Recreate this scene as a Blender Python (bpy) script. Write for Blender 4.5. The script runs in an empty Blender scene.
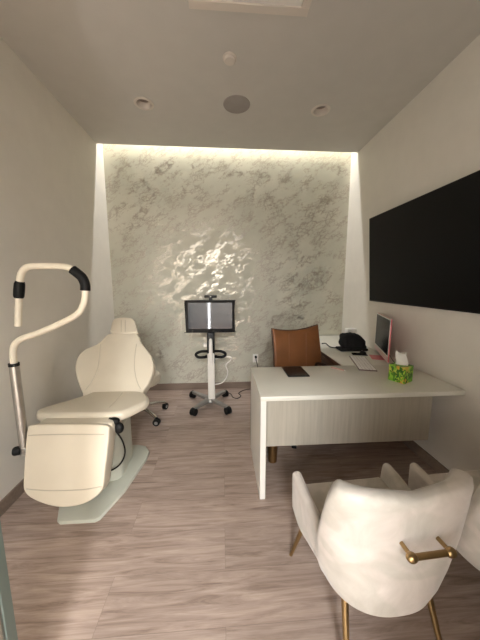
import bpy, bmesh, math, random
from mathutils import Vector, Matrix
random.seed(4)
PI = math.pi
sc = bpy.context.scene
COL = sc.collection

# ------------------------------------------------------------------ camera
FPX, CAMH = 258.0, 1.46
VPX, VPY = 222.6, 283.3
pitch = math.atan((320 - VPY) / FPX)
yaw = math.atan((240 - VPX) * math.cos(pitch) / FPX)
FW = Vector((math.sin(yaw) * math.cos(pitch), math.cos(yaw) * math.cos(pitch), -math.sin(pitch)))
RT = Vector((math.cos(yaw), -math.sin(yaw), 0))
UP = RT.cross(FW)
CAM = Vector((0, 0, CAMH))
cd = bpy.data.cameras.new('camera')
cd.sensor_fit = 'VERTICAL'
cd.sensor_height = 36
cd.sensor_width = 27
cd.lens = FPX / 640 * 36
cd.clip_start = 0.02
cam = bpy.data.objects.new('camera', cd)
COL.objects.link(cam)
cam.matrix_world = Matrix(((RT.x, UP.x, -FW.x, CAM.x), (RT.y, UP.y, -FW.y, CAM.y), (RT.z, UP.z, -FW.z, CAM.z), (0, 0, 0, 1)))
sc.camera = cam


def on_plane(x, y, p0, n):
    """the point of a plane seen at a measured direction"""
    d = FW + RT * ((x - 240) / FPX) + UP * ((320 - y) / FPX)
    n = Vector(n)
    return CAM + d * ((Vector(p0) - CAM).dot(n) / d.dot(n))


# --------------------------------------------------------------- materials
def lin(c):
    return tuple(((v / 255) / 12.92 if v <= 10 else (((v / 255) + .055) / 1.055) ** 2.4) for v in c)


class NT:
    def __init__(s, name):
        s.m = bpy.data.materials.new(name)
        s.m.use_nodes = True
        s.t = s.m.node_tree
        s.b = s.t.nodes['Principled BSDF']
        s.out = s.t.nodes['Material Output']

    def n(s, typ, **kw):
        nd = s.t.nodes.new(typ)
        for k, v in kw.items():
            if k in nd.inputs:
                nd.inputs[k].default_value = v
            else:
                setattr(nd, k, v)
        return nd

    def l(s, a, b):
        s.t.links.new(a, b)

    def set(s, **kw):
        for k, v in kw.items():
            k = k.replace('_', ' ')
            if isinstance(v, tuple) and len(v) == 3:
                v = (*v, 1)
            s.b.inputs[k].default_value = v

    def ramp(s, fac, stops):
        r = s.n('ShaderNodeValToRGB')
        e = r.color_ramp.elements
        while len(e) < len(stops):
            e.new(.5)
        for i, (p, c) in enumerate(stops):
            e[i].position = p
            e[i].color = (*c, 1) if len(c) == 3 else c
        s.l(fac, r.inputs['Fac'])
        return r


def mat(name, col, rough=.5, metal=0, vary=.06, scale=8, bump=0, bscale=80, **kw):
    """plain surface with slight procedural tone variation"""
    s = NT(name)
    s.set(Roughness=rough, Metallic=metal, **kw)
    tc = s.n('ShaderNodeTexCoord')
    nz = s.n('ShaderNodeTexNoise', Scale=scale, Detail=4.0)
    s.l(tc.outputs['Object'], nz.inputs['Vector'])
    c = lin(col)
    r = s.ramp(nz.outputs['Fac'], [(.3, tuple(v * (1 - vary) for v in c)), (.7, tuple(min(1, v * (1 + vary)) for v in c))])
    s.l(r.outputs['Color'], s.b.inputs['Base Color'])
    if bump:
        n2 = s.n('ShaderNodeTexNoise', Scale=bscale, Detail=3.0)
        s.l(tc.outputs['Object'], n2.inputs['Vector'])
        b = s.n('ShaderNodeBump', Strength=bump, Distance=.01)
        s.l(n2.outputs['Fac'], b.inputs['Height'])
        s.l(b.outputs['Normal'], s.b.inputs['Normal'])
    return s.m


def emit(name, col, strength):
    s = NT(name)
    s.set(Base_Color=(.8, .8, .8))
    s.b.inputs['Emission Color'].default_value = (*col, 1)
    s.b.inputs['Emission Strength'].default_value = strength
    return s.m


def wood_floor():
    s = NT('taupe plank floor')
    tc = s.n('ShaderNodeTexCoord')
    br = s.n('ShaderNodeTexBrick', offset=.37, Scale=1.0)
    br.inputs['Mortar Size'].default_value = .0008
    br.inputs['Mortar Smooth'].default_value = .3
    br.inputs['Brick Width'].default_value = 1.5
    br.inputs['Row Height'].default_value = .228
    br.inputs['Color1'].default_value = (0, 0, 0, 1)
    br.inputs['Color2'].default_value = (1, 1, 1, 1)
    br.inputs['Mortar'].default_value = (.5, .5, .5, 1)
    s.l(tc.outputs['Object'], br.inputs['Vector'])
    # every plank gets its own slice of grain
    sep = s.n('ShaderNodeSeparateColor')
    s.l(br.outputs['Color'], sep.inputs['Color'])
    mp = s.n('ShaderNodeMapping')
    mp.inputs['Scale'].default_value = (1.25, 15, 1)
    s.l(tc.outputs['Object'], mp.inputs['Vector'])
    cmb = s.n('ShaderNodeCombineXYZ')
    mul = s.n('ShaderNodeMath', operation='MULTIPLY')
    mul.inputs[1].default_value = 23.0
    s.l(sep.outputs['Red'], mul.inputs[0])
    s.l(mul.outputs[0], cmb.inputs['Z'])
    add = s.n('ShaderNodeVectorMath', operation='ADD')
    s.l(mp.outputs[0], add.inputs[0])
    s.l(cmb.outputs[0], add.inputs[1])
    g = s.n('ShaderNodeTexNoise', Scale=2.0, Detail=10.0, Roughness=.66, Distortion=.9)
    s.l(add.outputs[0], g.inputs['Vector'])
    mp2 = s.n('ShaderNodeMapping')
    mp2.inputs['Scale'].default_value = (4, 90, 1)
    s.l(tc.outputs['Object'], mp2.inputs['Vector'])
    g2 = s.n('ShaderNodeTexNoise', Scale=2.0, Detail=4.0)
    s.l(mp2.outputs[0], g2.inputs['Vector'])
    r1 = s.ramp(g.outputs['Fac'], [(.28, lin((120, 102, 92))), (.45, lin((158, 140, 129))), (.58, lin((176, 158, 147))), (.75, lin((190, 173, 162)))])
    r2 = s.ramp(g2.outputs['Fac'], [(.3, (.9, .89, .88)), (.7, (1.06, 1.06, 1.06))])
    mx = s.n('ShaderNodeMix', data_type='RGBA', blend_type='MULTIPLY')
    mx.inputs[0].default_value = 1
    s.l(r1.outputs['Color'], mx.inputs[6])
    s.l(r2.outputs['Color'], mx.inputs[7])
    # plank to plank tone
    r3 = s.ramp(sep.outputs['Red'], [(0, (.92, .91, .91)), (1, (1.05, 1.04, 1.04))])
    mx2 = s.n('ShaderNodeMix', data_type='RGBA', blend_type='MULTIPLY')
    mx2.inputs[0].default_value = 1
    s.l(mx.outputs[2], mx2.inputs[6])
    s.l(r3.outputs['Color'], mx2.inputs[7])
    mx3 = s.n('ShaderNodeMix', data_type='RGBA')
    s.l(br.outputs['Fac'], mx3.inputs[0])
    s.l(mx2.outputs[2], mx3.inputs[6])
    mx3.inputs[7].default_value = (*lin((126, 110, 101)), 1)
    s.l(mx3.outputs[2], s.b.inputs['Base Color'])
    s.set(Roughness=.42)
    b = s.n('ShaderNodeBump', Strength=.12, Distance=.004)
    s.l(g.outputs['Fac'], b.inputs['Height'])
    s.l(b.outputs['Normal'], s.b.inputs['Normal'])
    return s.m


def wallpaper():
    s = NT('marbled foil wallpaper')
    tc = s.n('ShaderNodeTexCoord')
    mp = s.n('ShaderNodeMapping')
    mp.inputs['Rotation'].default_value = (0, math.radians(33), 0)
    s.l(tc.outputs['Object'], mp.inputs['Vector'])
    mp0 = mp
    mp = s.n('ShaderNodeMapping')
    mp.inputs['Scale'].default_value = (1.0, 1.0, 2.2)
    s.l(mp0.outputs[0], mp.inputs['Vector'])
    ds = s.n('ShaderNodeTexNoise', Scale=7.0, Detail=6.0, Roughness=.7)
    s.l(mp.outputs[0], ds.inputs['Vector'])
    sub = s.n('ShaderNodeVectorMath', operation='SCALE')
    sub.inputs['Scale'].default_value = .22
    s.l(ds.outputs['Color'], sub.inputs[0])
    add = s.n('ShaderNodeVectorMath', operation='ADD')
    s.l(mp.outputs[0], add.inputs[0])
    s.l(sub.outputs[0], add.inputs[1])

    def veins(scale, w, seed):
        o = s.n('ShaderNodeVectorMath', operation='ADD')
        o.inputs[1].default_value = (seed, seed * 1.7, seed * .6)
        s.l(add.outputs[0], o.inputs[0])
        v = s.n('ShaderNodeTexVoronoi', feature='DISTANCE_TO_EDGE', Scale=scale)
        s.l(o.outputs[0], v.inputs['Vector'])
        return s.ramp(v.outputs['Distance'], [(w * .55, (1, 1, 1)), (w, (0, 0, 0))])
    v1 = veins(7.0, .06, 0)
    v2 = veins(12.5, .06, 3.1)
    mx = s.n('ShaderNodeMath', operation='MAXIMUM')
    s.l(v1.outputs['Color'], mx.inputs[0])
    s.l(v2.outputs['Color'], mx.inputs[1])
    # broken up: veins come and go in patches
    br = s.n('ShaderNodeTexNoise', Scale=4.0, Detail=6.0, Roughness=.7)
    s.l(mp.outputs[0], br.inputs['Vector'])
    brr = s.ramp(br.outputs['Fac'], [(.47, (0, 0, 0)), (.53, (1, 1, 1))])
    mk = s.n('ShaderNodeMath', operation='MULTIPLY')
    s.l(mx.outputs[0], mk.inputs[0])
    s.l(brr.outputs['Color'], mk.inputs[1])
    # paper
    cl = s.n('ShaderNodeTexNoise', Scale=2.0, Detail=5.0)
    s.l(tc.outputs['Object'], cl.inputs['Vector'])
    paper = s.ramp(cl.outputs['Fac'], [(.3, lin((193, 194, 180))), (.7, lin((209, 207, 194)))])
    mc = s.n('ShaderNodeMix', data_type='RGBA')
    s.l(mk.outputs[0], mc.inputs[0])
    s.l(paper.outputs['Color'], mc.inputs[6])
    mc.inputs[7].default_value = (*lin((184, 177, 166)), 1)
    s.l(mc.outputs[2], s.b.inputs['Base Color'])
    s.l(mk.outputs[0], s.b.inputs['Metallic'])
    rr = s.ramp(mk.outputs[0], [(0, (.6, .6, .6)), (1, (.31, .31, .31))])
    s.l(rr.outputs['Color'], s.b.inputs['Roughness'])
    s.b.inputs['Specular IOR Level'].default_value = .25
    fb = s.n('ShaderNodeTexNoise', Scale=60.0, Detail=3.0)
    s.l(tc.outputs['Object'], fb.inputs['Vector'])
    b = s.n('ShaderNodeBump', Strength=.012, Distance=.01)
    s.l(fb.outputs['Fac'], b.inputs['Height'])
    b2 = s.n('ShaderNodeBump', Strength=.03, Distance=.002)
    s.l(mk.outputs[0], b2.inputs['Height'])
    s.l(b.outputs['Normal'], b2.inputs['Normal'])
    s.l(b2.outputs['Normal'], s.b.inputs['Normal'])
    return s.m


def grain_laminate(name, c1, c2, axis):
    s = NT(name)
    tc = s.n('ShaderNodeTexCoord')
    mp = s.n('ShaderNodeMapping')
    sca = [34, 34, 34]
    sca[axis] = 1.6
    mp.inputs['Scale'].default_value = sca
    s.l(tc.outputs['Object'], mp.inputs['Vector'])
    g = s.n('ShaderNodeTexNoise', Scale=1.6, Detail=6.0, Roughness=.6, Distortion=.3)
    s.l(mp.outputs[0], g.inputs['Vector'])
    r = s.ramp(g.outputs['Fac'], [(.3, lin(c1)), (.7, lin(c2))])
    s.l(r.outputs['Color'], s.b.inputs['Base Color'])
    s.set(Roughness=.5)
    return s.m


def velvet():
    s = NT('cream velvet')
    tc = s.n('ShaderNodeTexCoord')
    n1 = s.n('ShaderNodeTexNoise', Scale=7.0, Detail=5.0, Roughness=.6, Distortion=.8)
    s.l(tc.outputs['Object'], n1.inputs['Vector'])
    r = s.ramp(n1.outputs['Fac'], [(.32, lin((192, 185, 176))), (.55, lin((205, 198, 190))), (.72, lin((214, 208, 200)))])
    nap = s.n('ShaderNodeTexNoise', Scale=3.4, Detail=2.0, Distortion=1.2)
    s.l(tc.outputs['Object'], nap.inputs['Vector'])
    r0 = s.ramp(nap.outputs['Fac'], [(.46, (.90, .905, .885)), (.52, (1.04, 1.02, 1.02))])
    mxn = s.n('ShaderNodeMix', data_type='RGBA', blend_type='MULTIPLY')
    mxn.inputs[0].default_value = 1
    s.l(r.outputs['Color'], mxn.inputs[6])
    s.l(r0.outputs['Color'], mxn.inputs[7])
    s.l(mxn.outputs[2], s.b.inputs['Base Color'])
    s.set(Roughness=.85)
    s.b.inputs['Sheen Weight'].default_value = .35
    s.b.inputs['Sheen Roughness'].default_value = .4
    n2 = s.n('ShaderNodeTexNoise', Scale=180.0, Detail=2.0)
    s.l(tc.outputs['Object'], n2.inputs['Vector'])
    b = s.n('ShaderNodeBump', Strength=.15, Distance=.003)
    s.l(n2.outputs['Fac'], b.inputs['Height'])
    s.l(b.outputs['Normal'], s.b.inputs['Normal'])
    return s.m


def leafy():
    s = NT('green leaf print card')
    tc = s.n('ShaderNodeTexCoord')
    v = s.n('ShaderNodeTexVoronoi', Scale=42.0)
    nz = s.n('ShaderNodeTexNoise', Scale=24.0, Detail=3.0)
    s.l(tc.outputs['Object'], nz.inputs['Vector'])
    mixv = s.n('ShaderNodeMix', data_type='VECTOR')
    mixv.inputs[0].default_value = .12
    s.l(tc.outputs['Object'], mixv.inputs[4])
    s.l(nz.outputs['Color'], mixv.inputs[5])
    s.l(mixv.outputs[1], v.inputs['Vector'])
    sep = s.n('ShaderNodeSeparateColor')
    s.l(v.outputs['Color'], sep.inputs['Color'])
    r = s.ramp(sep.outputs['Red'], [(.1, lin((40, 92, 26))), (.35, lin((88, 158, 40))), (.6, lin((146, 200, 62))), (.8, lin((196, 214, 90))), (.95, lin((226, 176, 70)))])
    s.l(r.outputs['Color'], s.b.inputs['Base Color'])
    s.set(Roughness=.4)
    return s.m


M = {}
M['floor'] = wood_floor()
M['paper'] = wallpaper()
M['wall'] = mat('off white wall paint', (224, 219, 210), .55, vary=.02, bump=.12, bscale=160)
M['ceil'] = mat('flat ceiling paint', (200, 197, 191), .8, vary=.02, bump=.10, bscale=120)
M['cove'] = mat('white cove paint', (238, 234, 226), .7, vary=.01)
M['base'] = grain_laminate('taupe baseboard', (122, 106, 94), (140, 124, 111), 0)
M['white_lam'] = mat('white worktop', (226, 224, 214), .28, vary=.02, scale=4)
M['white_side'] = mat('white edge board', (232, 230, 224), .4, vary=.01)
M['grain'] = grain_laminate('pale grey grain laminate', (172, 166, 153), (188, 182, 169), 2)
M['brown_wood'] = grain_laminate('dark brown wood', (70, 46, 33), (104, 72, 52), 1)
M['bronze'] = mat('brushed bronze', (150, 116, 76), .35, .9)
M['brass'] = mat('antique brass', (164, 138, 98), .3, .95, vary=.1)
M['velvet'] = velvet()
M['vinyl'] = mat('cream vinyl upholstery', (208, 199, 181), .32, vary=.02, bump=.05, bscale=260)
M['seam'] = mat('cream vinyl seam', (184, 176, 161), .5, vary=.02)
M['plate'] = mat('pale green white enamel', (184, 186, 174), .35, vary=.02)
M['cream_paint'] = mat('cream enamel', (233, 225, 206), .35, vary=.015)
M['steel'] = mat('brushed steel', (186, 182, 177), .32, .95, vary=.08, scale=20)
M['chrome'] = mat('chrome', (214, 212, 208), .12, 1, vary=.02)
M['alu'] = mat('grey aluminium', (150, 148, 144), .4, .6)
M['black_rub'] = mat('black rubber', (15, 15, 15), .6, **{'Specular IOR Level': .25})
M['black_pl'] = mat('black plastic', (13, 13, 14), .4, **{'Specular IOR Level': .25})
M['black_cloth'] = mat('black nylon cloth', (20, 20, 22), .9, bump=.3, bscale=60)
M['tv'] = mat('dark television glass', (8, 8, 8), .4, vary=.02, **{'Specular IOR Level': .15})
M['screen'] = mat('grey tablet glass', (74, 80, 90), .035, vary=.01)
M['imac_scr'] = mat('dark computer glass', (13, 13, 14), .2, vary=.02, **{'Specular IOR Level': .06})
M['pink'] = mat('pink aluminium', (214, 122, 128), .35, .3)
M['pale_pink'] = mat('pale pink glass', (232, 200, 198), .3)
M['white_pl'] = mat('white plastic', (236, 234, 230), .35, vary=.01)
M['key'] = mat('white key caps', (244, 242, 240), .4, vary=.01)
M['keygap'] = mat('pink keyboard tray', (124, 106, 104), .4)
M['leather'] = mat('chestnut leather', (128, 82, 48), .42, vary=.16, scale=5, bump=.12, bscale=120)
M['leather_edge'] = mat('dark leather piping', (52, 30, 18), .5)
M['leaf'] = leafy()
M['tissue'] = mat('tissue paper', (240, 238, 234), .8, vary=.02)
M['grille'] = mat('grey speaker cloth', (158, 152, 147), .8, bump=.2, bscale=400)
M['trim_w'] = mat('white trim', (214, 206, 196), .5, vary=.01)
M['lamp_off'] = mat('unlit lamp glass', (150, 138, 128), .3)
M['outlet'] = mat('outlet white', (232, 230, 224), .4, vary=.01)
M['pen'] = mat('pink pen plastic', (212, 168, 162), .4)
M['dark_glass'] = mat('dark grey glass', (34, 33, 34), .15)
gl = NT('green tinted glass')
gl.set(Base_Color=(.86, .95, .91), Roughness=.0, IOR=1.45)
gl.b.inputs['Transmission Weight'].default_value = 1
M['glass'] = gl.m
M['glass_edge'] = mat('green glass edge', (120, 150, 138), .3)
WARM = (1.0, .99, .975)


# ------------------------------------------------------------------ shapes
class MB:
    def __init__(s):
        s.bm = bmesh.new()

    def merge(s, tmp):
        me = bpy.data.meshes.new('t')
        tmp.to_mesh(me)
        tmp.free()
        s.bm.from_mesh(me)
        bpy.data.meshes.remove(me)
        return s

    def box(s, lo, hi, bevel=0, seg=2, M4=None):
        t = bmesh.new()
        bmesh.ops.create_cube(t, size=1)
        lo, hi = Vector(lo), Vector(hi)
        for v in t.verts:
            v.co = Vector(((v.co.x + .5) * (hi.x - lo.x) + lo.x, (v.co.y + .5) * (hi.y - lo.y) + lo.y, (v.co.z + .5) * (hi.z - lo.z) + lo.z))
        if bevel:
            bmesh.ops.bevel(t, geom=t.edges[:], offset=bevel, segments=seg, profile=.5, affect='EDGES')
        if M4:
            t.transform(M4)
        return s.merge(t)

    def cone(s, a, b, ra, rb, n=24):
        return s.tube([a, b], [ra, rb], n)

    def tube(s, pts, r, n=16, closed=False, cap=True):
        pts = [Vector(p) for p in pts]
        rr = r if isinstance(r, (list, tuple)) else [r] * len(pts)
        t = s.bm
        rings = []
        N = None
        for i, p in enumerate(pts):
            if closed:
                tg = pts[(i + 1) % len(pts)] - pts[i - 1]
            else:
                tg = pts[min(i + 1, len(pts) - 1)] - pts[max(i - 1, 0)]
            tg.normalize()
            if N is None:
                N = tg.orthogonal().normalized()
            else:
                N = (N - tg * N.dot(tg))
                N = N.normalized() if N.length > 1e-6 else tg.orthogonal().normalized()
            B = tg.cross(N)
            rings.append([t.verts.new(p + (N * math.cos(2 * PI * k / n) + B * math.sin(2 * PI * k / n)) * rr[i]) for k in range(n)])
        L = len(rings)
        for i in range(L if closed else L - 1):
            a, b = rings[i], rings[(i + 1) % L]
            for k in range(n):
                t.faces.new((a[k], a[(k + 1) % n], b[(k + 1) % n], b[k]))
        if cap and not closed:
            t.faces.new(rings[0][::-1])
            t.faces.new(rings[-1])
        return s

    def lathe(s, prof, c=(0, 0, 0), n=32, axis=None):
        """profile of (r, z) turned about an axis through c"""
        t = bmesh.new()
        rings = []
        for r, z in prof:
            if r < 1e-6:
                rings.append([t.verts.new((0, 0, z))])
            else:
                rings.append([t.verts.new((r * math.cos(2 * PI * k / n), r * math.sin(2 * PI * k / n), z)) for k in range(n)])
        for a, b in zip(rings, rings[1:]):
            for k in range(n):
                A = a[k % len(a)], a[(k + 1) % n % len(a)]
                Bq = b[(k + 1) % n % len(b)], b[k % len(b)]
                f = []
                for v in (*A, *Bq):
                    if v not in f:
                        f.append(v)
                if len(f) > 2:
                    t.faces.new(f)
        if axis is not None:
            t.transform(Vector((0, 0, 1)).rotation_difference(Vector(axis).normalized()).to_matrix().to_4x4())
        t.transform(Matrix.Translation(Vector(c)))
        return s.merge(t)

    def ball(s, c, r, sc3=(1, 1, 1), u=20, v=12):
        t = bmesh.new()
        bmesh.ops.create_uvsphere(t, u_segments=u, v_segments=v, radius=r)
        for w in t.verts:
            w.co = Vector((w.co.x * sc3[0], w.co.y * sc3[1], w.co.z * sc3[2])) + Vector(c)
        return s.merge(t)

    def slab(s, outline, off, bevel=0, seg=3, both=False):
        """closed outline pushed along off; rim rounded"""
        t = bmesh.new()
        off = Vector(off)
        f = [t.verts.new(Vector(p)) for p in outline]
        b = [t.verts.new(Vector(p) + off) for p in outline]
        F = t.faces.new(f)
        Bk = t.faces.new(b[::-1])
        n = len(f)
        for i in range(n):
            t.faces.new((f[(i + 1) % n], f[i], b[i], b[(i + 1) % n]))
        bmesh.ops.recalc_face_normals(t, faces=t.faces[:])
        if bevel:
            ed = list(F.edges) + (list(Bk.edges) if both else [])
            bmesh.ops.bevel(t, geom=ed, offset=bevel, segments=seg, profile=.5, affect='EDGES', clamp_overlap=True)
        return s.merge(t)


ROOT = {}


def obj(name, mb, m, parent=None, label=None, ang=40, local=False, kind=None):
    bm = mb.bm
    bmesh.ops.remove_doubles(bm, verts=bm.verts[:], dist=1e-6)
    bmesh.ops.recalc_face_normals(bm, faces=bm.faces[:])
    me = bpy.data.meshes.new(name)
    if parent is not None and not local:
        bm.transform(ROOT[parent.name].inverted())
    bm.to_mesh(me)
    bm.free()
    o = bpy.data.objects.new(name, me)
    COL.objects.link(o)
    ms = m if isinstance(m, (list, tuple)) else [m]
    for x in ms:
        me.materials.append(x)
    for p in me.polygons:
        p.use_smooth = True
    me.set_sharp_from_angle(angle=math.radians(ang))
    if parent is not None:
        o.parent = parent
        ROOT[o.name] = ROOT[parent.name]
    else:
        ROOT[o.name] = Matrix()
    if label:
        o['label'] = label
    if kind:
        o['kind'] = kind
    return o


def thing(name, label, cat, loc, rz=0, group=None):
    o = bpy.data.objects.new(name, None)
    COL.objects.link(o)
    o.empty_display_size = .1
    o.location = loc
    o.rotation_euler = (0, 0, rz)
    ROOT[o.name] = Matrix.Translation(Vector(loc)) @ Matrix.Rotation(rz, 4, 'Z')
    tag(o, label, cat, group)
    return o


def tag(o, label, cat, group=None):
    o['label'] = label
    o['category'] = cat
    if group:
        o['group'] = group
    return o


def single(name, mb, m, label, cat, group=None, ang=40):
    return tag(obj(name, mb, m, ang=ang), label, cat, group)


def struct(name, mb, m, ang=40):
    return obj(name, mb, m, kind='structure', ang=ang)


def copy_tree(o, parent=None, mtx=None):
    c = o.copy()
    COL.objects.link(c)
    if parent is not None:
        c.parent = parent
    for ch in list(o.children):
        copy_tree(ch, c)
    return c


def smooth(pts, n=6, closed=True):
    """Catmull-Rom through points"""
    P = [Vector(p) for p in pts]
    L = len(P)
    out = []
    rng = range(L if closed else L - 1)
    for i in rng:
        if closed:
            p0, p1, p2, p3 = P[i - 1], P[i], P[(i + 1) % L], P[(i + 2) % L]
        else:
            p0, p1, p2, p3 = P[max(i - 1, 0)], P[i], P[i + 1], P[min(i + 2, L - 1)]
        for k in range(n):
            t = k / n
            out.append(.5 * ((2 * p1) + (p2 - p0) * t + (2 * p0 - 5 * p1 + 4 * p2 - p3) * t * t + (3 * p1 - p0 - 3 * p2 + p3) * t ** 3))
    if not closed:
        out.append(P[-1])
    return out


# ------------------------------------------------------------------- room
XL, XR, YB, YF, H = -1.422, 1.660, 3.46, -.2, 3.04
YC = 3.305            # front edge of the light cove
HC = 3.62             # top of the light cove
DX0, DX1, DH = -1.36, .36, 2.45   # doorway behind the camera
XC0, XC1, YCB = -1.6, 1.6, -3.5  # corridor

struct('floor', MB().box((XL - .1, YCB - .1, -.12), (XR + .1, YB + .1, 0)), M['floor'])
struct('wall_left', MB().box((XL - .12, YF, 0), (XL, YB, HC)), M['wall'])
struct('wall_right', MB().box((XR, YF, 0), (XR + .12, YB, HC)), M['wall'])
struct('wall_back', MB().box((XL - .12, YB, 0), (XR + .12, YB + .12, HC)), M['paper'])
fr = MB()
fr.box((XL - .12, YF - .1, 0), (DX0, YF, H))
fr.box((DX1, YF - .1, 0), (XR + .12, YF, H))
fr.box((DX0, YF - .1, DH), (DX1, YF, H))
struct('wall_front', fr, M['wall'])
ch = MB()
ch.box((XC0 - .1, YCB, 0), (XC0, YF - .1, 2.5))
struct('wall_corridor_left', ch, M['wall'])
struct('wall_corridor_right', MB().box((XC1, YCB, 0), (XC1 + .1, YF - .1, 2.5)), M['wall'])
struct('wall_corridor_back', MB().box((XC0 - .1, YCB - .1, 0), (XC1 + .1, YCB, 2.5)), M['wall'])
struct('ceiling_corridor', MB().box((XC0 - .1, YCB - .1, 2.5), (XC1 + .1, YF - .1, 2.6)), M['ceil'])

# ceiling with round cut-outs for the recessed lamps
DL = [(-.683, 2.591), (.918, 2.574)]
RH = .066
bm = bmesh.new()


def loop(pts):
    vs = [bm.verts.new(p) for p in pts]
    return [bm.edges.new((vs[i], vs[(i + 1) % len(vs)])) for i in range(len(vs))]


eds = loop([(XL, YF, H), (XR, YF, H), (XR, YC, H), (XL, YC, H)])
for x, y in DL:
    eds += loop([(x + RH * math.cos(2 * PI * k / 32), y + RH * math.sin(2 * PI * k / 32), H) for k in range(32)])
bmesh.ops.triangle_fill(bm, use_beauty=True, use_dissolve=False, edges=eds)
mb = MB()
mb.bm.free()
mb.bm = bm
struct('ceiling', mb, M['ceil'])
cv = MB()
cv.box((XL, YC - .06, H + .001), (XR, YC, HC - .001))
struct('trim_1', cv, M['cove'])
struct('ceiling_cove', MB().box((XL - .12, YC - .1, HC), (XR + .12, YB + .12, HC + .1)), M['cove'])

bh, bt = .092, .012
struct('baseboard_left', MB().box((XL, YF, 0), (XL + bt, YB - bt, bh), .002, 1), M['base'])
struct('baseboard_right', MB().box((XR - bt, YF, 0), (XR, YB - bt, bh), .002, 1), M['base'])
struct('baseboard_back', MB().box((XL, YB - bt, 0), (XR, YB, bh), .002, 1), M['base'])

# glass door leaf standing open on the left
gx, gy = -.652, .70
d = bmesh.new()
g = MB().box((gx - .012, YF + .01, .012), (gx, gy, 2.42))
o = struct('door_1', g, [M['glass'], M['glass_edge']])
for p in o.data.polygons:
    if p.normal.y > .9 or p.normal.y < -.9:
        p.material_index = 1

M['tint'] = mat('cloudy green edge seal', (108, 120, 113), .35, **{'Transmission Weight': .25})  # added strip: green of the refracted glass edge is put into its colour
tint = obj('edge_tint', MB().box((gx - .016, gy - .03, .012), (gx + .004, gy + .004, 2.42), .002, 1), M['tint'], o)

# --------------------------------------------------------------- lights
def area(name, loc, sx, sy, power, col, rot=(0, 0, 0), spread=PI):
    l = bpy.data.lights.new(name, 'AREA')
    l.shape = 'RECTANGLE'
    l.size, l.size_y = sx, sy
    l.energy = power
    l.color = col
    l.spread = spread
    o = bpy.data.objects.new(name, l)
    COL.objects.link(o)
    o.location = loc
    o.rotation_euler = rot
    return o


t = thing('cove_light', 'long thin light strip hidden in the cove above the wallpapered wall', 'light', (.1, 3.40, 3.58))
obj('channel', MB().box((XL + .02, 3.41, 3.572), (XR - .02, 3.45, HC)), M['cove'], t)
area('cove_strip', ((XL + XR) / 2, 3.43, 3.568), XR - XL - .06, .022, 52, WARM)
# corridor ceiling lamp that shines in through the doorway
lx, ly = -.14, -2.2
t = thing('ceiling_lamp', 'square corridor ceiling lamp outside the doorway', 'light', (lx, ly, 2.46))
obj('frame', MB().box((lx - .34, ly - .34, 2.465), (lx + .34, ly + .34, 2.4995), .004, 1), M['trim_w'], t)
area('corridor_lamp', (lx, ly, 2.46), .6, .6, 280, (.96, .985, 1))
lx, ly = .95, -2.6  # second corridor lamp, added as fill for the reclining chair side
t = thing('ceiling_lamp', 'added square fill lamp off to the right in the unseen corridor', 'light', (lx, ly, 2.46))
obj('frame', MB().box((lx - .34, ly - .34, 2.465), (lx + .34, ly + .34, 2.4995), .004, 1), M['trim_w'], t)
area('corridor_lamp', (lx, ly, 2.46), .6, .6, 200, (.96, .985, 1))
# added unseen glowing tube, makes the bright line mirrored in the cart's screen
t = thing('added_light_tube', 'added tall slim glowing tube in the unseen corridor', 'lamp', (-.363, -1.0, 0))
obj('base', MB().lathe([(0, 0), (.12, 0), (.12, .015), (.1, .02), (0, .02)], (-.363, -1.0, 0), 32), M['alu'], t)
obj('glow_tube', MB().tube([(-.363, -1.0, .02), (-.363, -1.0, 1.55)], .026, 20), emit('lit diffuser', (.97, .985, 1), 60.0), t)

# --------------------------------------------------------- ceiling fittings
for i, (x, y) in enumerate(DL):
    t = thing('ceiling_light', ['unlit round recessed ceiling light on the left, over the reclining chair side', 'unlit round recessed ceiling light on the right, over the desk side'][i], 'light', (x, y, H), group='recessed ceiling lights')
    obj('trim_ring', MB().lathe([(RH - .004, .004), (RH - .004, -.004), (RH + .002, -.008), (RH + .018, -.005), (RH + .02, 0), (RH + .018, .0)], (x, y, H), 40), M['trim_w'], t)
    obj('reflector', MB().lathe([(RH - .002, 0), (RH - .005, .03), (RH - .01, .045)], (x, y, H), 40), M['trim_w'], t)
    obj('lamp', MB().lathe([(0, .042), (RH - .010, .044), (RH - .009, .06), (0, .06)], (x, y, H), 40), M['lamp_off'], t)
x, y = .14, 2.547
t = thing('ceiling_speaker', 'flat round grey speaker grille in the middle of the ceiling', 'speaker', (x, y, H))
obj('grille', MB().lathe([(0, -.006), (.10, -.0055), (.112, -.003), (.112, 0)], (x, y, H), 48), M['grille'], t)
obj('rim', MB().lathe([(.112, 0), (.112, -.005), (.118, -.005), (.12, 0)], (x, y, H), 48), M['grille'], t)
x, y = .065, 2.068
t = thing('smoke_detector', 'small round white detector on the ceiling nearest the square vent', 'detector', (x, y, H))
obj('base', MB().lathe([(.05, 0), (.05, -.006), (.044, -.009), (0, -.009)], (x, y, H), 40), M['trim_w'], t)
obj('cover', MB().lathe([(.041, -.008), (.041, -.02), (.036, -.025), (0, -.026)], (x, y, H), 40), M['trim_w'], t)
t = thing('ceiling_vent', 'square framed white vent panel cut off by the top edge', 'vent', (.17, 1.45, H))
v = MB()
vx0, vx1, vy0, vy1 = -.178, .515, 1.06, 1.745
v.box((vx0, vy1 - .05, H - .012), (vx1, vy1, H), .003, 1)
v.box((vx0, vy0, H - .012), (vx1, vy0 + .05, H), .003, 1)
v.box((vx0, vy0 + .05, H - .012), (vx0 + .05, vy1 - .05, H), .003, 1)
v.box((vx1 - .05, vy0 + .05, H - .012), (vx1, vy1 - .05, H), .003, 1)
obj('frame', v, M['trim_w'], t)
v = MB()
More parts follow.
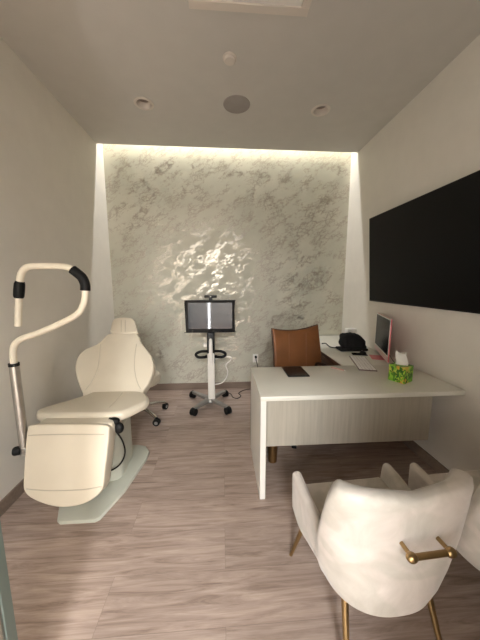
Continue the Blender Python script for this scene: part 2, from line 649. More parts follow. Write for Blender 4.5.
v.box((vx0 + .05, vy0 + .05, H - .004), (vx1 - .05, vy1 - .05, H - .001))
for k in range(9):
    yy = vy0 + .09 + k * .062
    v.box((vx0 + .05, yy, H - .009), (vx1 - .05, yy + .03, H - .003))
obj('louver', v, M['white_pl'], t)

# ------------------------------------------------------------- television
p_bot, p_top = Vector((1.646, 0, 1.268)), Vector((1.580, 0, 2.142))
up = (p_top - p_bot)
th = math.atan2(-up.x, up.z)
hgt = up.length
y0, y1 = 1.14, 2.768
Mt = Matrix.Translation(Vector((1.646, (y0 + y1) / 2, 1.268))) @ Matrix.Rotation(-th, 4, 'Y')
t = thing('television', 'large black flat television mounted on the right wall', 'television', (1.66, (y0 + y1) / 2, 1.29))
hw = (y1 - y0) / 2
obj('housing', MB().box((-.02, -hw, 0), (.012, hw, hgt), .003, 2, Mt), M['black_pl'], t)
obj('screen', MB().box((-.0225, -hw + .008, .014), (-.0195, hw - .008, hgt - .008), 0, 1, Mt), M['tv'], t)
obj('wall_bracket', MB().box((1.615, 1.7, 1.55), (1.659, 2.2, 1.95), .004, 1), M['black_pl'], t)

# ------------------------------------------------------------------- desk
DZ = .74
t = thing('desk', 'white topped L shaped desk with pale grain front panel', 'desk', (.92, 1.85, 0))
obj('desktop', MB().box((.236, 1.552, DZ - .032), (1.632, 2.142, DZ), .003, 2), M['white_lam'], t)
obj('side_panel', MB().box((.238, 1.556, 0), (.275, 2.135, DZ - .032), .002, 1), M['white_side'], t)
obj('edge_strip', MB().box((.258, 1.566, 0), (.280, 2.12, DZ - .033), .001, 1), M['grain'], t)
obj('modesty_panel', MB().box((.281, 1.66, .318), (1.500, 1.682, DZ - .032), .002, 1), M['grain'], t)
obj('return_top', MB().box((1.06, 2.1425, DZ - .014), (1.659, 3.445, DZ), .003, 2), M['white_lam'], t)
obj('drawer_pedestal', MB().box((1.085, 2.145, .03), (1.60, 3.42, DZ - .015), .003, 1), M['brown_wood'], t)
for k in range(3):
    fy = 2.32 + k * .365
    dr = obj('drawer', MB().box((1.072, fy, .10), (1.085, fy + .35, DZ - .055), .002, 1), M['brown_wood'], t)
    obj('handle', MB().box((1.060, fy + .10, .55), (1.072, fy + .25, .562), .002, 1), M['bronze'], dr)
obj('leg', MB().cone((.40, 1.94, DZ - .034), (.40, 1.94, 0), .062, .036, 28), M['bronze'], t, 'tapered bronze leg')
# ------------------------------------------------- things on the desk
z = DZ
t = thing('tablet_computer', 'black tablet lying on the front part of the desk', 'tablet', (.585, 2.0, z), math.radians(2))
obj('body', MB().box((.50, 1.885, z), (.672, 2.125, z + .008), .003, 2), M['black_pl'], t)
obj('screen', MB().box((.507, 1.897, z + .0075), (.665, 2.113, z + .0088)), M['dark_glass'], t)
a, b = Vector((.925, 2.085, z + .005)), Vector((1.0, 2.0, z + .005))
t = thing('pen', 'thin pink pen lying near the back edge of the desk', 'pen', (.96, 2.04, z))
obj('barrel', MB().tube([a, a.lerp(b, .5), b], .0052, 10), M['pen'], t)
obj('tip', MB().cone(b, b + (b - a) * .12, .005, .001, 10), M['white_pl'], t)
kc = [Vector((1.275, 2.405, 0)), Vector((1.385, 2.385, 0)), Vector((1.262, 1.967, 0)), Vector((1.152, 1.987, 0))]
ax = (kc[2] - kc[1]).normalized()
ay = (kc[1] - kc[0]).normalized()
ang = math.atan2(ax.y, ax.x)
ctr = sum(kc, Vector()) / 4 + Vector((-.012, 0, 0))
Mk = Matrix.Translation((ctr.x, ctr.y, z)) @ Matrix.Rotation(ang, 4, 'Z')
t = thing('keyboard', 'white computer keyboard on the desk in front of the pink computer', 'keyboard', (ctr.x, ctr.y, z), ang)
obj('tray', MB().box((-.214, -.072, 0), (.214, .072, .008), .003, 2, Mk), M['keygap'], t)
for r in range(5):
    n = 14 if r else 13
    for c in range(n):
        if r == 4 and 3 < c < 10:
            continue
        w = .41 / n
        obj('key', MB().box((-.205 + c * w + .0022, -.0665 + r * .0266 + .0016, .0078), (-.205 + (c + 1) * w - .0022, -.0665 + (r + 1) * .0266 - .0016, .0115), .001, 1, Mk), M['key'], t)
obj('key', MB().box((-.205 + 4 * .0293 + .0013, -.0665 + 4 * .0266 + .0016, .0078), (-.205 + 10 * .0293 - .0013, -.0665 + 5 * .0266 - .0016, .0115), .001, 1, Mk), M['key'], t)

t = thing('mobile_phone', 'dark phone lying between keyboard and black bag', 'phone', (1.385, 2.47, z), math.radians(-15))
Mp = ROOT[t.name]
obj('body', MB().box((-.072, -.034, 0), (.072, .034, .008), .003, 2, Mp), M['black_pl'], t)
obj('screen', MB().box((-.069, -.031, .0075), (.069, .031, .0086), 0, 1, Mp), M['dark_glass'], t)
t = thing('computer_mouse', 'small black mouse beside the foot of the pink computer', 'mouse', (1.44, 2.50, z), math.radians(80))
Mp = ROOT[t.name]
mbm = MB().ball((0, 0, .006), .03, (1.7, 1.0, .75))
for q in mbm.bm.verts:
    q.co.z = max(q.co.z, 0)
mbm.bm.transform(Mp)
obj('body', mbm, M['black_pl'], t)
obj('wheel', MB().tube([Mp @ Vector((.03, -.003, .022)), Mp @ Vector((.03, .003, .022))], .008, 12), M['alu'], t)

# pink all in one computer
A, B = Vector((1.428, 2.085, 0)), Vector((1.622, 2.600, 0))
dx = (B - A).normalized()
nrm = Vector((-dx.y, dx.x, 0))      # towards the seated user
L = (B - A).length
zc0, zc1 = z + .035, 1.155
t = thing('desktop_computer', 'thin pink desktop computer with dark screen standing on the desk', 'computer', ((A + B) / 2 + Vector((0, 0, z))))


def pbox(u0, u1, w0, w1, z0, z1, bev=0):
    mm = Matrix(((dx.x, nrm.x, 0, A.x), (dx.y, nrm.y, 0, A.y), (0, 0, 1, 0), (0, 0, 0, 1)))
    return MB().box((u0, w0, z0), (u1, w1, z1), bev, 2, mm)


obj('housing', pbox(0, L, -.012, 0, zc0, zc1, .003), M['pink'], t)
obj('bezel', pbox(.001, L - .001, -.0005, .0012, zc0 + .045, zc1 - .001), M['white_pl'], t, 'white bezel')
obj('screen', pbox(.014, L - .014, .0005, .002, zc0 + .058, zc1 - .013), M['imac_scr'], t)
obj('chin', pbox(.001, L - .001, -.0005, .0014, zc0 + .001, zc0 + .045), M['pale_pink'], t, 'pale pink chin')
mid = (A + B) / 2
st = MB()
mm = Matrix(((dx.x, nrm.x, 0, mid.x), (dx.y, nrm.y, 0, mid.y), (0, 0, 1, 0), (0, 0, 0, 1)))
st.box((-.075, -.045, z), (.075, .085, z + .006), .002, 1, mm)
st.box((-.075, -.045, z + .002), (.075, -.036, z + .2), .002, 1, mm)
st.box((-.03, -.04, z + .15), (.03, -.011, z + .21), .002, 1, mm)
obj('stand', st, M['pink'], t)
obj('power_cable', MB().tube(smooth([mid - nrm * .015 + Vector((0, 0, z + .12)), mid - nrm * .06 + Vector((0, -.02, z + .05)), mid - nrm * .075 + Vector((-.03, -.12, z + .006)), Vector((1.60, 2.2, z + .005))], 8, False), .003, 8), M['black_rub'], t)

# tissue box
Mb = Matrix.Translation((1.318, 1.765, z)) @ Matrix.Rotation(math.radians(28), 4, 'Z')
t = thing('tissue_box', 'green leaf patterned tissue box near the front right of the desk', 'tissue box', (1.318, 1.765, z), math.radians(28))
obj('carton', MB().box((-.058, -.058, 0), (.058, .058, .122), .002, 1, Mb), M['leaf'], t)
tb = bmesh.new()
nu, nv = 14, 7
vs = []
for j in range(nv):
    row = []
    for i in range(nu):
        a_ = 2 * PI * i / nu
        hgt_ = j / (nv - 1)
        rx = .040 * (1 - .18 * hgt_) + .006 * math.sin(3 * a_ + j)
        ry = .012 * (1 + .5 * hgt_) + .005 * math.sin(2 * a_ + 2 * j)
        row.append(tb.verts.new(Mb @ Matrix.Rotation(math.radians(-65), 4, 'Z') @ Vector((rx * math.cos(a_) - .006 * hgt_, ry * math.sin(a_), .118 + .098 * hgt_ + .007 * hgt_ * math.sin(2 * a_ + 1)))))
    vs.append(row)
for j in range(nv - 1):
    for i in range(nu):
        tb.faces.new((vs[j][i], vs[j][(i + 1) % nu], vs[j + 1][(i + 1) % nu], vs[j + 1][i]))
tb.faces.new(vs[-1])
mb = MB(); mb.bm.free(); mb.bm = tb
obj('tissue', mb, M['tissue'], t)

# soft black bag with strap
bc = Vector((1.435, 2.70, z))
t = thing('bag', 'soft black bag with a strap lying at the back of the desk', 'bag', bc)
bb = bmesh.new()
bmesh.ops.create_cube(bb, size=1)
bmesh.ops.subdivide_edges(bb, edges=bb.edges[:], cuts=7, use_grid_fill=True)
for q in bb.verts:
    p = q.co * 2
    n_ = (abs(p.x) ** 4 + abs(p.y) ** 4 + abs(p.z) ** 4) ** .25
    p = p / n_
    k = p.z * .5 + .5
    wx = .145 * (1.0 - .18 * k)
    zz = k * (.175 - .03 * (p.x > .2) * (p.x - .2)) + .008 * math.sin(9 * p.x + 4 * p.y) * k
    q.co = Vector((bc.x + p.x * wx - .028 * k + .006 * math.sin(7 * p.z), bc.y + p.y * .095 * (1 - .15 * k) + .006 * math.sin(8 * p.x), z + zz))
mb = MB(); mb.bm.free(); mb.bm = bb
obj('body', mb, M['black_cloth'], t, ang=60)
obj('flap', MB().box((bc.x - .19, bc.y - .115, z), (bc.x + .115, bc.y + .03, z + .028), .012, 3), M['black_cloth'], t, ang=60)
obj('strap', MB().tube(smooth([(1.30, 2.66, z + .03), (1.235, 2.68, z + .02), (1.20, 2.76, z + .012), (1.185, 2.85, z + .03), (1.17, 2.92, z + .012)], 6, False), .006, 8), M['black_cloth'], t)

t = thing('router', 'small white box shaped device behind the black bag', 'device', (1.535, 2.97, z))
obj('body', MB().box((1.475, 2.93, z), (1.598, 3.0, z + .185), .01, 3), M['white_pl'], t)
obj('foot', MB().box((1.465, 2.92, z), (1.608, 3.01, z + .012), .004, 1), M['white_pl'], t)

# wall outlet with plug and cord
t = thing('wall_outlet', 'white wall outlet low on the wallpapered wall beside the desk', 'outlet', (.447, YB, .43))
obj('cover_plate', MB().box((.41, YB - .007, .368), (.484, YB, .486), .003, 2), M['outlet'], t)
for q in (-.026, .026):
    obj('socket', MB().box((.43, YB - .010, .427 + q - .018), (.464, YB - .006, .427 + q + .018), .003, 2), M['outlet'], t)
t = thing('power_cord', 'black power cord running from the wall outlet to the wheeled cart', 'cord', (.3, 3.3, 0))
obj('plug', MB().box((.434, YB - .045, .438), (.462, YB - .0105, .468), .005, 2), M['black_rub'], t)
pts = [(.448, YB - .035, .44), (.452, YB - .05, .40), (.47, YB - .05, .33), (.49, YB - .05, .2), (.48, YB - .055, .06), (.44, YB - .07, .006), (.37, 3.40, .005), (.27, 3.36, .005), (.2, 3.27, .005), (.225, 3.19, .005), (.18, 3.12, .005), (.12, 3.15, .005), (.1, 3.24, .005), (.05, 3.3, .005), (-.02, 3.24, .005)]
obj('cable', MB().tube(smooth(pts, 8, False), .0045, 8), M['black_rub'], t)

# --------------------------------------------------------- brown desk chair
cp = Vector((.735, 2.36, 0))
t = thing('office_chair', 'brown leather office chair behind the desk', 'chair', cp)
bl, brn = Vector((.485, 2.41, 0)), Vector((.985, 2.575, 0))
dxc = (brn - bl).normalized()
nc = Vector((dxc.y, -dxc.x, 0))       # front of the chair, towards the desk
nt = (nc + Vector((0, 0, .16))).normalized()
po = (bl + brn) / 2 + Vector((0, 0, .75))
out = [(273.2, 328.4), (279, 330), (288, 330.6), (298, 330.2), (308, 328.2), (318.6, 324.8), (320, 338), (321.5, 352), (322, 366), (322, 378), (300, 378), (277, 378), (275.6, 366), (275, 350), (274, 338)]
pl = [on_plane(x, y, po, nt) for x, y in out]
bk = MB().slab(pl, -nt * .055, .014, 3, True)
bo = obj('backrest', bk, M['leather'], t)
obj('piping', MB().tube([p - nt * .024 for p in pl], .008, 10, closed=True), M['leather_edge'], bo, 'dark piping around the backrest')
for px in (289, 306):
    a_ = on_plane(px, 333, po, nt) + nt * .001
    b_ = on_plane(px + .5, 376, po, nt) + nt * .001
    obj('seam', MB().tube([a_, b_], .0035, 8), M['leather'], bo)
sm = cp + Vector((.0, 0, .0))
R2 = Matrix.Translation(cp) @ Matrix.Rotation(math.atan2(dxc.y, dxc.x), 4, 'Z')
obj('seat', MB().box((-.25, -.25, .42), (.25, .15, .50), .03, 4, R2), M['leather'], t)
for sgn in (-1, 1):
    pts = [R2 @ Vector((sgn * .262, .10, .46)), R2 @ Vector((sgn * .272, .10, .6)), R2 @ Vector((sgn * .272, .06, .645)), R2 @ Vector((sgn * .272, -.08, .65)), R2 @ Vector((sgn * .272, -.1, .6)), R2 @ Vector((sgn * .262, -.1, .46))]
    obj('armrest', MB().tube(smooth(pts, 5, False), .014, 10), M['leather_edge'], t)
obj('gas_column', MB().cone((cp.x, cp.y, .42), (cp.x, cp.y, .08), .03, .026, 20), M['black_pl'], t)
for k in range(5):
    a_ = math.radians(-112 + 72 * k)
    e = cp + Vector((math.cos(a_) * .29, math.sin(a_) * .29, .075))
    lg = obj('leg', MB().cone(cp + Vector((0, 0, .10)), e, .026, .016, 12), M['black_pl'], t)
    wd = Vector((-math.sin(a_), math.cos(a_), 0))
    obj('caster', MB().tube([e - wd * .02 - Vector((0, 0, .045)), e + wd * .02 - Vector((0, 0, .045))], .03, 20).cone(e, e - Vector((0, 0, .045)), .007, .007, 8), M['black_rub'], lg)

# ---------------------------------------------------------------- cart
cx, cy = -.142, 2.93
t = thing('scanner_cart', 'wheeled scanner cart with tablet screen in front of the wallpapered wall', 'cart', (cx - .01, cy, 0))
feet = [(-.335, 2.735), (.046, 2.742), (-.395, 3.19), (.02, 3.19)]
hub = Vector((cx - .02, cy + .02, .085))
for fx, fy in feet:
    e = Vector((fx, fy, .075))
    dd = (e - hub).normalized()
    sd = Vector((-dd.y, dd.x, 0)).normalized()
    lm = MB()
    lv = []
    for q, w_, h_ in ((hub, .032, .022), (e, .021, .014)):
        for su, sv in ((-1, -1), (1, -1), (1, 1), (-1, 1)):
            lv.append(q + sd * w_ * su + Vector((0, 0, h_ * sv)))
    vv = [lm.bm.verts.new(q) for q in lv]
    for f in ((0, 1, 2, 3), (7, 6, 5, 4), (0, 4, 5, 1), (1, 5, 6, 2), (2, 6, 7, 3), (3, 7, 4, 0)):
        lm.bm.faces.new([vv[i] for i in f])
    bmesh.ops.bevel(lm.bm, geom=lm.bm.edges[:], offset=.005, segments=2, profile=.5, affect='EDGES')
    lg = obj('leg', lm, M['alu'], t)
    ca = MB()
    cw = Vector((.85, .5 if fx > cx else -.5, 0)).normalized()
    for q in (-1, 1):
        ca.tube([e + cw * (.008 * q) + Vector((0, 0, -.036)), e + cw * (.03 * q) + Vector((0, 0, -.036))], .039, 24)
    ca.box(e + Vector((-.018, -.024, -.03)), e + Vector((.018, .024, .012)), .006, 2)
    obj('caster', ca, M['black_rub'], lg)
obj('hub', MB().lathe([(0, .02), (.07, .02), (.075, .03), (.075, -.03 + .06), (.06, .055), (0, .06)], (hub.x, hub.y, .045), 28), M['alu'], t)
obj('column', MB().box((cx - .04, cy - .028, .088), (cx + .04, cy + .03, .66), .006, 2), M['white_side'], t)
obj('upright', MB().box((cx - .043, cy - .02, .53), (cx + .043, cy + .035, .90), .008, 2), M['black_pl'], t)
obj('scanner_wand', MB().slab(smooth([(cx - .016, cy - .03, .55), (cx + .016, cy - .03, .55), (cx + .021, cy - .03, .68), (cx + .019, cy - .03, .80), (cx + .012, cy - .03, .835), (cx - .012, cy - .03, .835), (cx - .019, cy - .03, .80), (cx - .021, cy - .03, .68)], 4), (0, -.035, 0), .008, 2, True), M['white_pl'], t, 'white handheld wand in its cradle')
for sgn in (-1, 1):
    x0 = cx + sgn * .045
    hp = smooth([(x0, cy - .03, .688), (x0 + sgn * .07, cy - .05, .69), (x0 + sgn * .118, cy - .05, .667), (x0 + sgn * .118, cy - .05, .64), (x0 + sgn * .08, cy - .05, .622), (x0, cy - .03, .622)], 6, False)
    obj('handle', MB().tube(hp, .016, 12), M['black_pl'], t)
obj('tray', MB().box((cx - .07, cy - .02, .60), (cx + .07, cy + .05, .625), .006, 2), M['black_pl'], t)
obj('button_box', MB().box((cx - .085, cy - .02, .735), (cx - .045, cy + .02, .775), .006, 2), M['white_pl'], t)
# screen
mx0, mx1, mz0, mz1, my = -.418, .130, .905, 1.272, 2.90
sm_ = obj('screen_housing', MB().slab(smooth([(mx0 + .02, my, mz0), (mx1 - .02, my, mz0), (mx1 - .004, my, mz0 + .006), (mx1, my, mz0 + .022), (mx1, my, mz1 - .022), (mx1 - .004, my, mz1 - .006), (mx1 - .02, my, mz1), (mx0 + .02, my, mz1), (mx0 + .004, my, mz1 - .006), (mx0, my, mz1 - .022), (mx0, my, mz0 + .022), (mx0 + .004, my, mz0 + .006)], 3), (0, .04, 0), .006, 2, True), M['black_pl'], t)
obj('display', MB().box((mx0 + .03, my - .0015, mz0 + .045), (mx1 - .025, my + .002, mz1 - .028)), M['screen'], sm_, 'grey glossy display')
obj('camera_bar', MB().box((-.205, my - .01, 1.298), (-.065, my + .03, 1.328), .009, 3).box((-.155, my + .003, 1.265), (-.115, my + .02, 1.305), .004, 1), M['black_pl'], t)
obj('lens', MB().cone((-.135, my - .013, 1.313), (-.135, my - .008, 1.313), .007, .009, 14), M['alu'], t)
coil = []
base_pts = smooth([(cx + .045, cy + .03, .575), (.07, cy + .03, .60), (.088, cy + .03, .56), (.03, cy + .03, .50), (.05, cy + .03, .42), (.035, cy + .03, .35), (-.02, cy + .03, .28), (cx + .03, cy + .035, .26)], 10, False)
obj('coiled_cable', MB().tube(base_pts, .006, 8), M['white_pl'], t, 'white looping cable')

# ------------------------------------------------------- stool behind chair
sx, sy = -.925, 2.735
t = thing('stool', 'cream rolling stool with chrome base half hidden behind the reclining chair', 'stool', (sx, sy, 0))
obj('seat', MB().lathe([(0, .385), (.19, .385), (.225, .395), (.24, .42), (.24, .455), (.222, .485), (.18, .498), (0, .502)], (sx, sy, 0), 40), M['vinyl'], t)
obj('gas_column', MB().cone((sx, sy, .39), (sx, sy, .08), .026, .03, 20), M['chrome'], t)
for k in range(5):
    a_ = math.radians(-38 + 72 * k)
    e = Vector((sx + math.cos(a_) * .29, sy + math.sin(a_) * .30, .078))
    lg = obj('leg', MB().tube(smooth([(sx + math.cos(a_) * .02, sy + math.sin(a_) * .02, .125), (sx + math.cos(a_) * .15, sy + math.sin(a_) * .15, .115), e], 5, False), .018, 12), M['chrome'], t)
    wv = Vector((-math.sin(a_ + .6), math.cos(a_ + .6), 0))
    cst = obj('caster', MB().tube([e - wv * .02 - Vector((0, 0, .041)), e - wv * .005 - Vector((0, 0, .041))], .037, 22).tube([e + wv * .005 - Vector((0, 0, .041)), e + wv * .02 - Vector((0, 0, .041))], .037, 22).cone(e + Vector((0, 0, .005)), e - Vector((0, 0, .045)), .008, .008, 10), M['black_rub'], lg)
    obj('hubcap', MB().tube([e + wv * .019 - Vector((0, 0, .045)), e + wv * .022 - Vector((0, 0, .045))], .018, 18), M['alu'], cst)
    obj('hubcap', MB().tube([e - wv * .022 - Vector((0, 0, .045)), e - wv * .019 - Vector((0, 0, .045))], .018, 18), M['alu'], cst)

# -------------------------------------------------------- dental chair
t = thing('reclining_chair', 'cream upholstered reclining treatment chair on a floor plate, left side', 'chair', (-.92, 1.95, 0))
plate = [(-1.03, 1.472), (-1.005, 1.455), (-.80, 1.455), (-.775, 1.47), (-.70, 1.68), (-.645, 2.0), (-.648, 2.10), (-.70, 2.175), (-.77, 2.2), (-1.08, 2.2), (-1.15, 2.17), (-1.19, 2.1), (-1.19, 2.0), (-1.13, 1.68)]
obj('base_plate', MB().slab([(x, y, .022) for x, y in plate], (0, 0, -.022), .006, 2), M['plate'], t)
ped = MB()
ped.slab(smooth([(-1.04, 2.1, .022), (-.8, 2.1, .022), (-.77, 1.95, .022), (-.79, 1.78, .022), (-1.05, 1.78, .022), (-1.07, 1.95, .022)], 5), (0, 0, .36), 0)
obj('pedestal', ped, M['plate'], t)
obj('lift_frame', MB().box((-1.1, 1.72, .38), (-.76, 2.2, .455), .02, 3), M['plate'], t)

# footrest, seen from its front
A0 = Vector((-.95, 1.575, .58))
A1 = Vector((-.95, 1.42, .14))
fdir = (A1 - A0).normalized()
fn = Vector((0, fdir.z, -fdir.y))     # points forward, out of the pad
if fn.y > 0:
    fn = -fn
out = [(31, 425.2), (27, 430), (25.6, 440), (24, 462), (23, 480), (23.4, 490), (28, 496.5), (38, 502), (50, 506), (63, 507.6), (77, 506), (89, 501.5), (98, 495), (103, 486.5), (105, 470), (107.5, 450), (109, 433), (107, 425.8), (90, 424.3), (60, 424.3)]
fp = smooth([on_plane(x, y, A0, fn) for x, y in out], 4)
foot = obj('footrest', MB().slab(fp, -fn * .105, .03, 4, True), M['vinyl'], t)
for line in ([(28.5, 435.5), (60, 434.5), (104, 434.5)], [(26.5, 489), (45, 490.5), (80, 490), (101.5, 486.5)]):
    obj('seam', MB().tube(smooth([on_plane(x, y, A0, fn) + fn * .0005 for x, y in line], 5, False), .003, 8), M['seam'], foot)
obj('footrest_hinge', MB().box((-1.2, 1.60, .47), (-.72, 1.78, .57), .02, 3), M['vinyl'], t)

# seat cushion
sz = .60
seat_px = [(84, 394.5), (66, 400), (48, 405), (38, 408.5), (35.5, 411.5), (40, 413.8), (60, 413.8), (90, 413.5), (117, 412.6), (128, 409.5), (138, 405), (146.5, 400.5), (149, 397), (146, 393), (138, 390.5), (114, 390), (94, 391)]
seat = [on_plane(x, y, (0, 0, sz), (0, 0, 1)) for x, y in seat_px]
seat_o = obj('seat', MB().slab(smooth(seat, 5), (0, 0, -.072), .03, 4, True), M['vinyl'], t)
obj('seam', MB().tube(smooth([(-.80, 2.0, sz + .0005), (-.795, 1.9, sz + .0005), (-.80, 1.76, sz + .0005)], 5, False), .0025, 8), M['seam'], seat_o)

# backrest and headrest
B0, B1 = Vector((-.93, 2.0, .56)), Vector((-.93, 2.36, .995))
bd = (B1 - B0).normalized()
bn = Vector((0, -bd.z, bd.y))
out = [(84, 400), (82.5, 394), (78, 383), (75, 373), (75, 364), (78, 355.5), (84, 349.5), (93, 345.5), (100, 341.5), (104.5, 336.5), (110, 333.2), (124, 332.6), (136, 333), (139, 337), (141.5, 343), (147, 349.5), (151.5, 356), (153.3, 364), (152.6, 373), (148.5, 383), (143.5, 391), (142, 400), (113, 402)]
bp = smooth([on_plane(x, y, B0, bn) for x, y in out], 4)
back = obj('backrest', MB().slab(bp, -bn * .10, .032, 4, True), M['vinyl'], t)
for line in ([(100.5, 344), (99.5, 356), (97.5, 369), (92, 381), (85.5, 390)], [(136.5, 344), (134.8, 356), (134.5, 369), (136.8, 381), (140.5, 389)]):
    obj('seam', MB().tube(smooth([on_plane(x, y, B0, bn) + bn * .0005 for x, y in line], 5, False), .003, 8), M['seam'], back)
H0 = Vector((-.93, 2.355, .995))
out = [(110.5, 332.5), (110.6, 328), (112, 321.5), (115.5, 318), (123.5, 317), (131.5, 318), (135, 321.5), (136.6, 328), (136.8, 332.5), (124, 333.6)]
hp = smooth([on_plane(x, y, H0, bn) for x, y in out], 4)
head = obj('headrest', MB().slab(hp, -bn * .075, .022, 4, True), M['vinyl'], t)
for px in (121.2, 125.2):
    obj('seam', MB().tube([on_plane(px, 320, H0, bn) + bn * .0005, on_plane(px, 332, H0, bn) + bn * .0005], .003, 8), M['seam'], head)
hb = on_plane(123.5, 334, H0, bn) - bn * .06
obj('headrest_bar', MB().box(hb - Vector((.04, .01, .08)), hb + Vector((.04, .01, .08)), .004, 1), M['chrome'], t)
obj('back_bracket', MB().box((-1.03, 2.06, .44), (-.83, 2.2, .6), .01, 2), M['plate'], t)

# joystick switch and cable on the seat's near corner
j = on_plane(113.5, 421, (0, 1.66, 0), (0, 1, 0))
obj('joystick', MB().ball(j, .034, (1.2, .8, .7)).ball(j + Vector((.032, 0, -.05)), .036, (.9, .7, 1.1)).tube([j, j + Vector((-.03, 0, .01))], .016, 10), M['black_rub'], t)
obj('bracket', MB().tube([j + Vector((.02, .02, -.02)), j + Vector((.01, .1, -.01)), j + Vector((-.06, .2, -.02))], .009, 10), M['chrome'], t)
cb = [on_plane(x, y, (0, yy, 0), (0, 1, 0)) for x, y, yy in ((115, 430, 1.70), (122, 440, 1.70), (125, 452, 1.71), (121, 463, 1.73), (112, 470, 1.76), (103, 471, 1.80))]
obj('cable', MB().tube(smooth(cb, 8, False), .0055, 8), M['black_rub'], t)

# the jointed arm post fixed to the chair's left side
ya = 1.58


def pa(x, y):
    return on_plane(x, y, (0, ya, 0), (0, 1, 0))


ptop = pa(14, 365)
pole_x = ptop.x
pz1, pz0 = ptop.z, .40
arm = obj('support_pole', MB().cone((pole_x, ya, pz0), (pole_x, ya, pz1 - .004), .026, .026, 28), M['steel'], t, 'brushed steel pole')
obj('collar', MB().cone((pole_x, ya, pz1 - .006), (pole_x, ya, pz1 + .012), .0275, .0275, 28), M['black_rub'], arm)
obj('clamp_knob', MB().lathe([(0, -.02), (.022, -.02), (.027, -.012), (.027, .012), (.022, .02), (0, .02)], (pole_x - .03, ya - .02, .43), 14, (1, .35, 0)).tube([(pole_x - .03, ya - .02, .43), (pole_x, ya, .43)], .008, 10), M['black_rub'], arm)
obj('arm_bracket', MB().box((pole_x - .02, ya - .03, .41), (-1.05, ya + .03, .445), .006, 2).box((-1.1, ya - .03, .405), (-1.02, 1.80, .45), .006, 2), M['steel'], t)
tp = smooth([(pole_x, ya, pz1), pa(13.2, 352), pa(15.5, 343.5), pa(23, 338.2), pa(38, 333), pa(56, 325.5), pa(72, 317.5), pa(80, 311), pa(84.2, 302), pa(85.2, 293), pa(85, 284), pa(82, 277.5), pa(76.5, 272.5), pa(70.5, 268.2), pa(62, 266.4), pa(46, 266), pa(32, 266.2), pa(25, 268.5), pa(21, 274.5), pa(19.6, 284), pa(18.8, 298), pa(18.2, 326)], 5, False)
tube = obj('arm_tube', MB().tube(tp, .018, 16), M['cream_paint'], t, 'cream bent tube')
ep = smooth([pa(85.3, 290.5), pa(85, 284), pa(82, 277.5), pa(77, 273), pa(72.5, 269.6)], 5, False)
obj('elbow_joint', MB().tube(ep, .027, 16), M['black_rub'], tube)
obj('elbow_joint', MB().tube([pa(20.0, 281.5), pa(19.6, 284), pa(19.2, 290), pa(18.8, 296), pa(18.7, 298)], [.022, .026, .027, .026, .022], 16), M['black_rub'], tube)

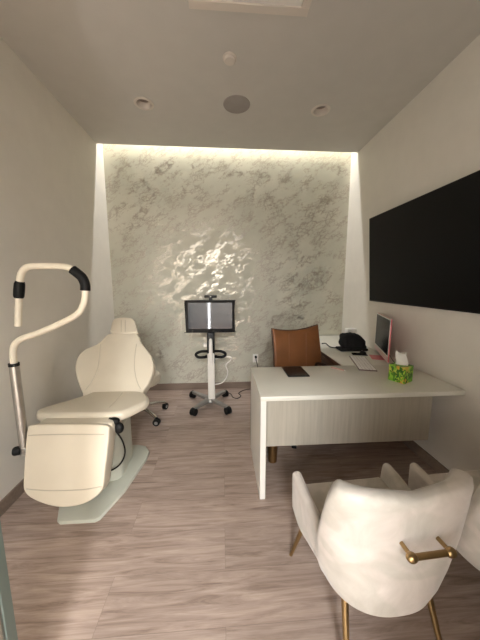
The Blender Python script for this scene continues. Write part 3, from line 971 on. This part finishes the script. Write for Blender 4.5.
# ---------------------------------------------------------- armchairs
def build_armchair(label, loc, rz):
    t = thing('armchair', label, 'armchair', loc, rz, 'velvet armchairs facing the desk')
    # U plan: arms in front, rounded back. local +y = front
    yf, yk = .235, -.02

    def plan(u, w, dback, n):
        """u 0..1 from left arm tip round the back to right arm tip"""
        la = (yf - yk)
        Larc = 1.55 * (w + dback) / 2
        tot = 2 * la + 2 * Larc
        s_ = u * tot
        if s_ < la:
            return Vector((-w, yf - s_, 0))
        if s_ > tot - la:
            return Vector((w, yf - (tot - s_), 0))
        a_ = (s_ - la) / (2 * Larc) * PI
        c, sn = math.cos(a_), math.sin(a_)
        return Vector((-w * math.copysign(abs(c) ** (2 / n), c), yk - dback * abs(sn) ** (2 / n), 0))
    N = 84
    bm_ = bmesh.new()
    rows = []
    TH = .052
    for i in range(N + 1):
        u = i / N
        po_ = plan(u, .303, .24, 3.1)           # outer, top
        pb_ = plan(u, .222, .205, 2.4)           # outer, bottom
        pi_ = plan(u, .303 - TH, .24 - TH * 1.15, 2.9)
        y = po_.y
        f0 = min(1, max(0, (y + .10) / .16))
        k = min(1, max(0, (-.075 - y) / .125))
        k = k * k * (3 - 2 * k)
        nar = (1 - .105 * f0) * (1 - .09 * (1 - k) * math.exp(-((y + .06) / .1) ** 2))
        po_.x *= nar
        pi_.x *= nar
        tip = min(1, max(0, (y - .05) / .19))
        ztop = .49 + .02 * tip + (.775 - .49) * k
        ctr_ = max(0, 1 - abs(po_.x) / .2) if y < yk else 0
        ztop -= .018 * ctr_ * ctr_
        zb = .255 + .055 * max(0, min(1, (y + .05) / .28))
        prof = []
        fw = min(1, max(0, (y + .06) / .2))
        fw = fw * fw * (3 - 2 * fw)
        pb_ = pb_.lerp(Vector((po_.x * .985, pb_.y, 0)), fw)
        # outer wall from the foot up, rounded top, inner wall down
        fl = .35 if y > yk else 1.0
        for f, m_ in ((0, 0), (.12, .30), (.3, .55), (.55, .80), (.8, .95), (.93, 1.0)):
            p = pb_.lerp(po_, m_)
            prof.append(Vector((p.x, p.y if y < yk else y, zb + (ztop - zb) * f)))
        for kk in range(1, 6):
            q = PI * kk / 6
            p = po_.lerp(pi_, .5 - .5 * math.cos(q))
            prof.append(Vector((p.x, p.y if y < yk else y, ztop - .02 + .02 * math.sin(q))))
        pin = pi_.copy()
        if y >= yk:
            pin.y = y
        for f in (.12, .5, 1.0):
            prof.append(Vector((pin.x * (1 - .05 * f), pin.y + (.02 * f if y < yk else 0), (ztop - .02) + (.36 - ztop + .02) * f)))
        rows.append([bm_.verts.new(p) for p in prof])
    for a_, b_ in zip(rows, rows[1:]):
        for k in range(len(a_) - 1):
            bm_.faces.new((a_[k], a_[k + 1], b_[k + 1], b_[k]))
        bm_.faces.new((a_[-1], a_[0], b_[0], b_[-1]))
    for r in (rows[0], rows[-1]):
        bm_.faces.new(r)
    mb_ = MB(); mb_.bm.free(); mb_.bm = bm_
    bmesh.ops.recalc_face_normals(bm_, faces=bm_.faces[:])
    ends = [e for e in bm_.edges if len(e.link_faces) == 2 and any(len(f.verts) > 6 for f in e.link_faces)]
    bmesh.ops.bevel(bm_, geom=ends, offset=.014, segments=3, profile=.5, affect='EDGES')
    sh = obj('shell', mb_, M['velvet'], t, local=True, ang=65)
    # seat pad
    sp = []
    for i in range(41):
        u = i / 40
        p = plan(u, .236, .185, 2.5)
        sp.append(Vector((p.x * .96, min(p.y, .215), .43)))
    sp = [Vector((-.222, .238, .43))] + sp[1:-1] + [Vector((.222, .238, .43))]
    obj('seat', MB().slab(sp, (0, 0, -.15), .022, 3), M['velvet'], t, local=True, ang=50)
    # bottom tray closing the shell
    bp_ = [plan(i / 40, .20, .18, 2.3) + Vector((0, 0, .278)) for i in range(41)]
    obj('base', MB().slab([Vector((p.x, min(p.y, .225), p.z + .02)) for p in bp_], (0, 0, .03), 0), M['velvet'], t, local=True)
    for sx_ in (-1, 1):
        obj('leg', MB().cone((sx_ * .195, .175, .31), (sx_ * .262, .235, 0), .015, .0085, 18), M['brass'], t, local=True)
        obj('leg', MB().cone((sx_ * .168, -.12, .31), (sx_ * .20, -.235, 0), .0155, .009, 18), M['brass'], t, local=True)
    hz = .606
    ho = .008
    hd = obj('handle', MB().tube([(ho - .068, -.302, hz), (ho + .068, -.302, hz)], .0095, 16), M['brass'], t, local=True, label='brass bar handle')
    for sx_ in (-1, 1):
        obj('knob', MB().ball((ho + sx_ * .068, -.302, hz), .0155, (1.2, 1, 1)), M['brass'], hd, local=True)
        obj('stem', MB().tube([(ho + sx_ * .066, -.21, hz), (ho + sx_ * .068, -.30, hz)], .0072, 12), M['brass'], hd, local=True)
        obj('rosette', MB().tube([(ho + sx_ * .066, -.215, hz), (ho + sx_ * .066, -.251, hz)], .0145, 18), M['brass'], hd, local=True)
    return t


c1 = build_armchair('cream velvet armchair seen from behind with its brass back handle in full view', (.630, .965, 0), math.radians(3))
c2 = copy_tree(c1)
c2.location = (1.275, .985, 0)
c2.rotation_euler = (0, 0, math.radians(3))
c2['label'] = 'cream velvet armchair beside the right wall, mostly cut off by the picture edge'

# ------------------------------------------------------------ world, view
w = bpy.data.worlds.new('world')
sc.world = w
w.use_nodes = True
w.node_tree.nodes['Background'].inputs[0].default_value = (1, .95, .88, 1)
w.node_tree.nodes['Background'].inputs[1].default_value = .0
sc.view_settings.view_transform = 'Standard'
sc.view_settings.look = 'None'
sc.view_settings.exposure = -0.34
sc.view_settings.gamma = 1
sc.view_settings.use_curve_mapping = False
cy_ = sc.cycles
cy_.use_denoising = True
cy_.max_bounces = 12
cy_.diffuse_bounces = 8
cy_.glossy_bounces = 5
cy_.transmission_bounces = 8
cy_.sample_clamp_indirect = 6
cy_.caustics_reflective = False
cy_.caustics_refractive = False
cy_.blur_glossy = .5
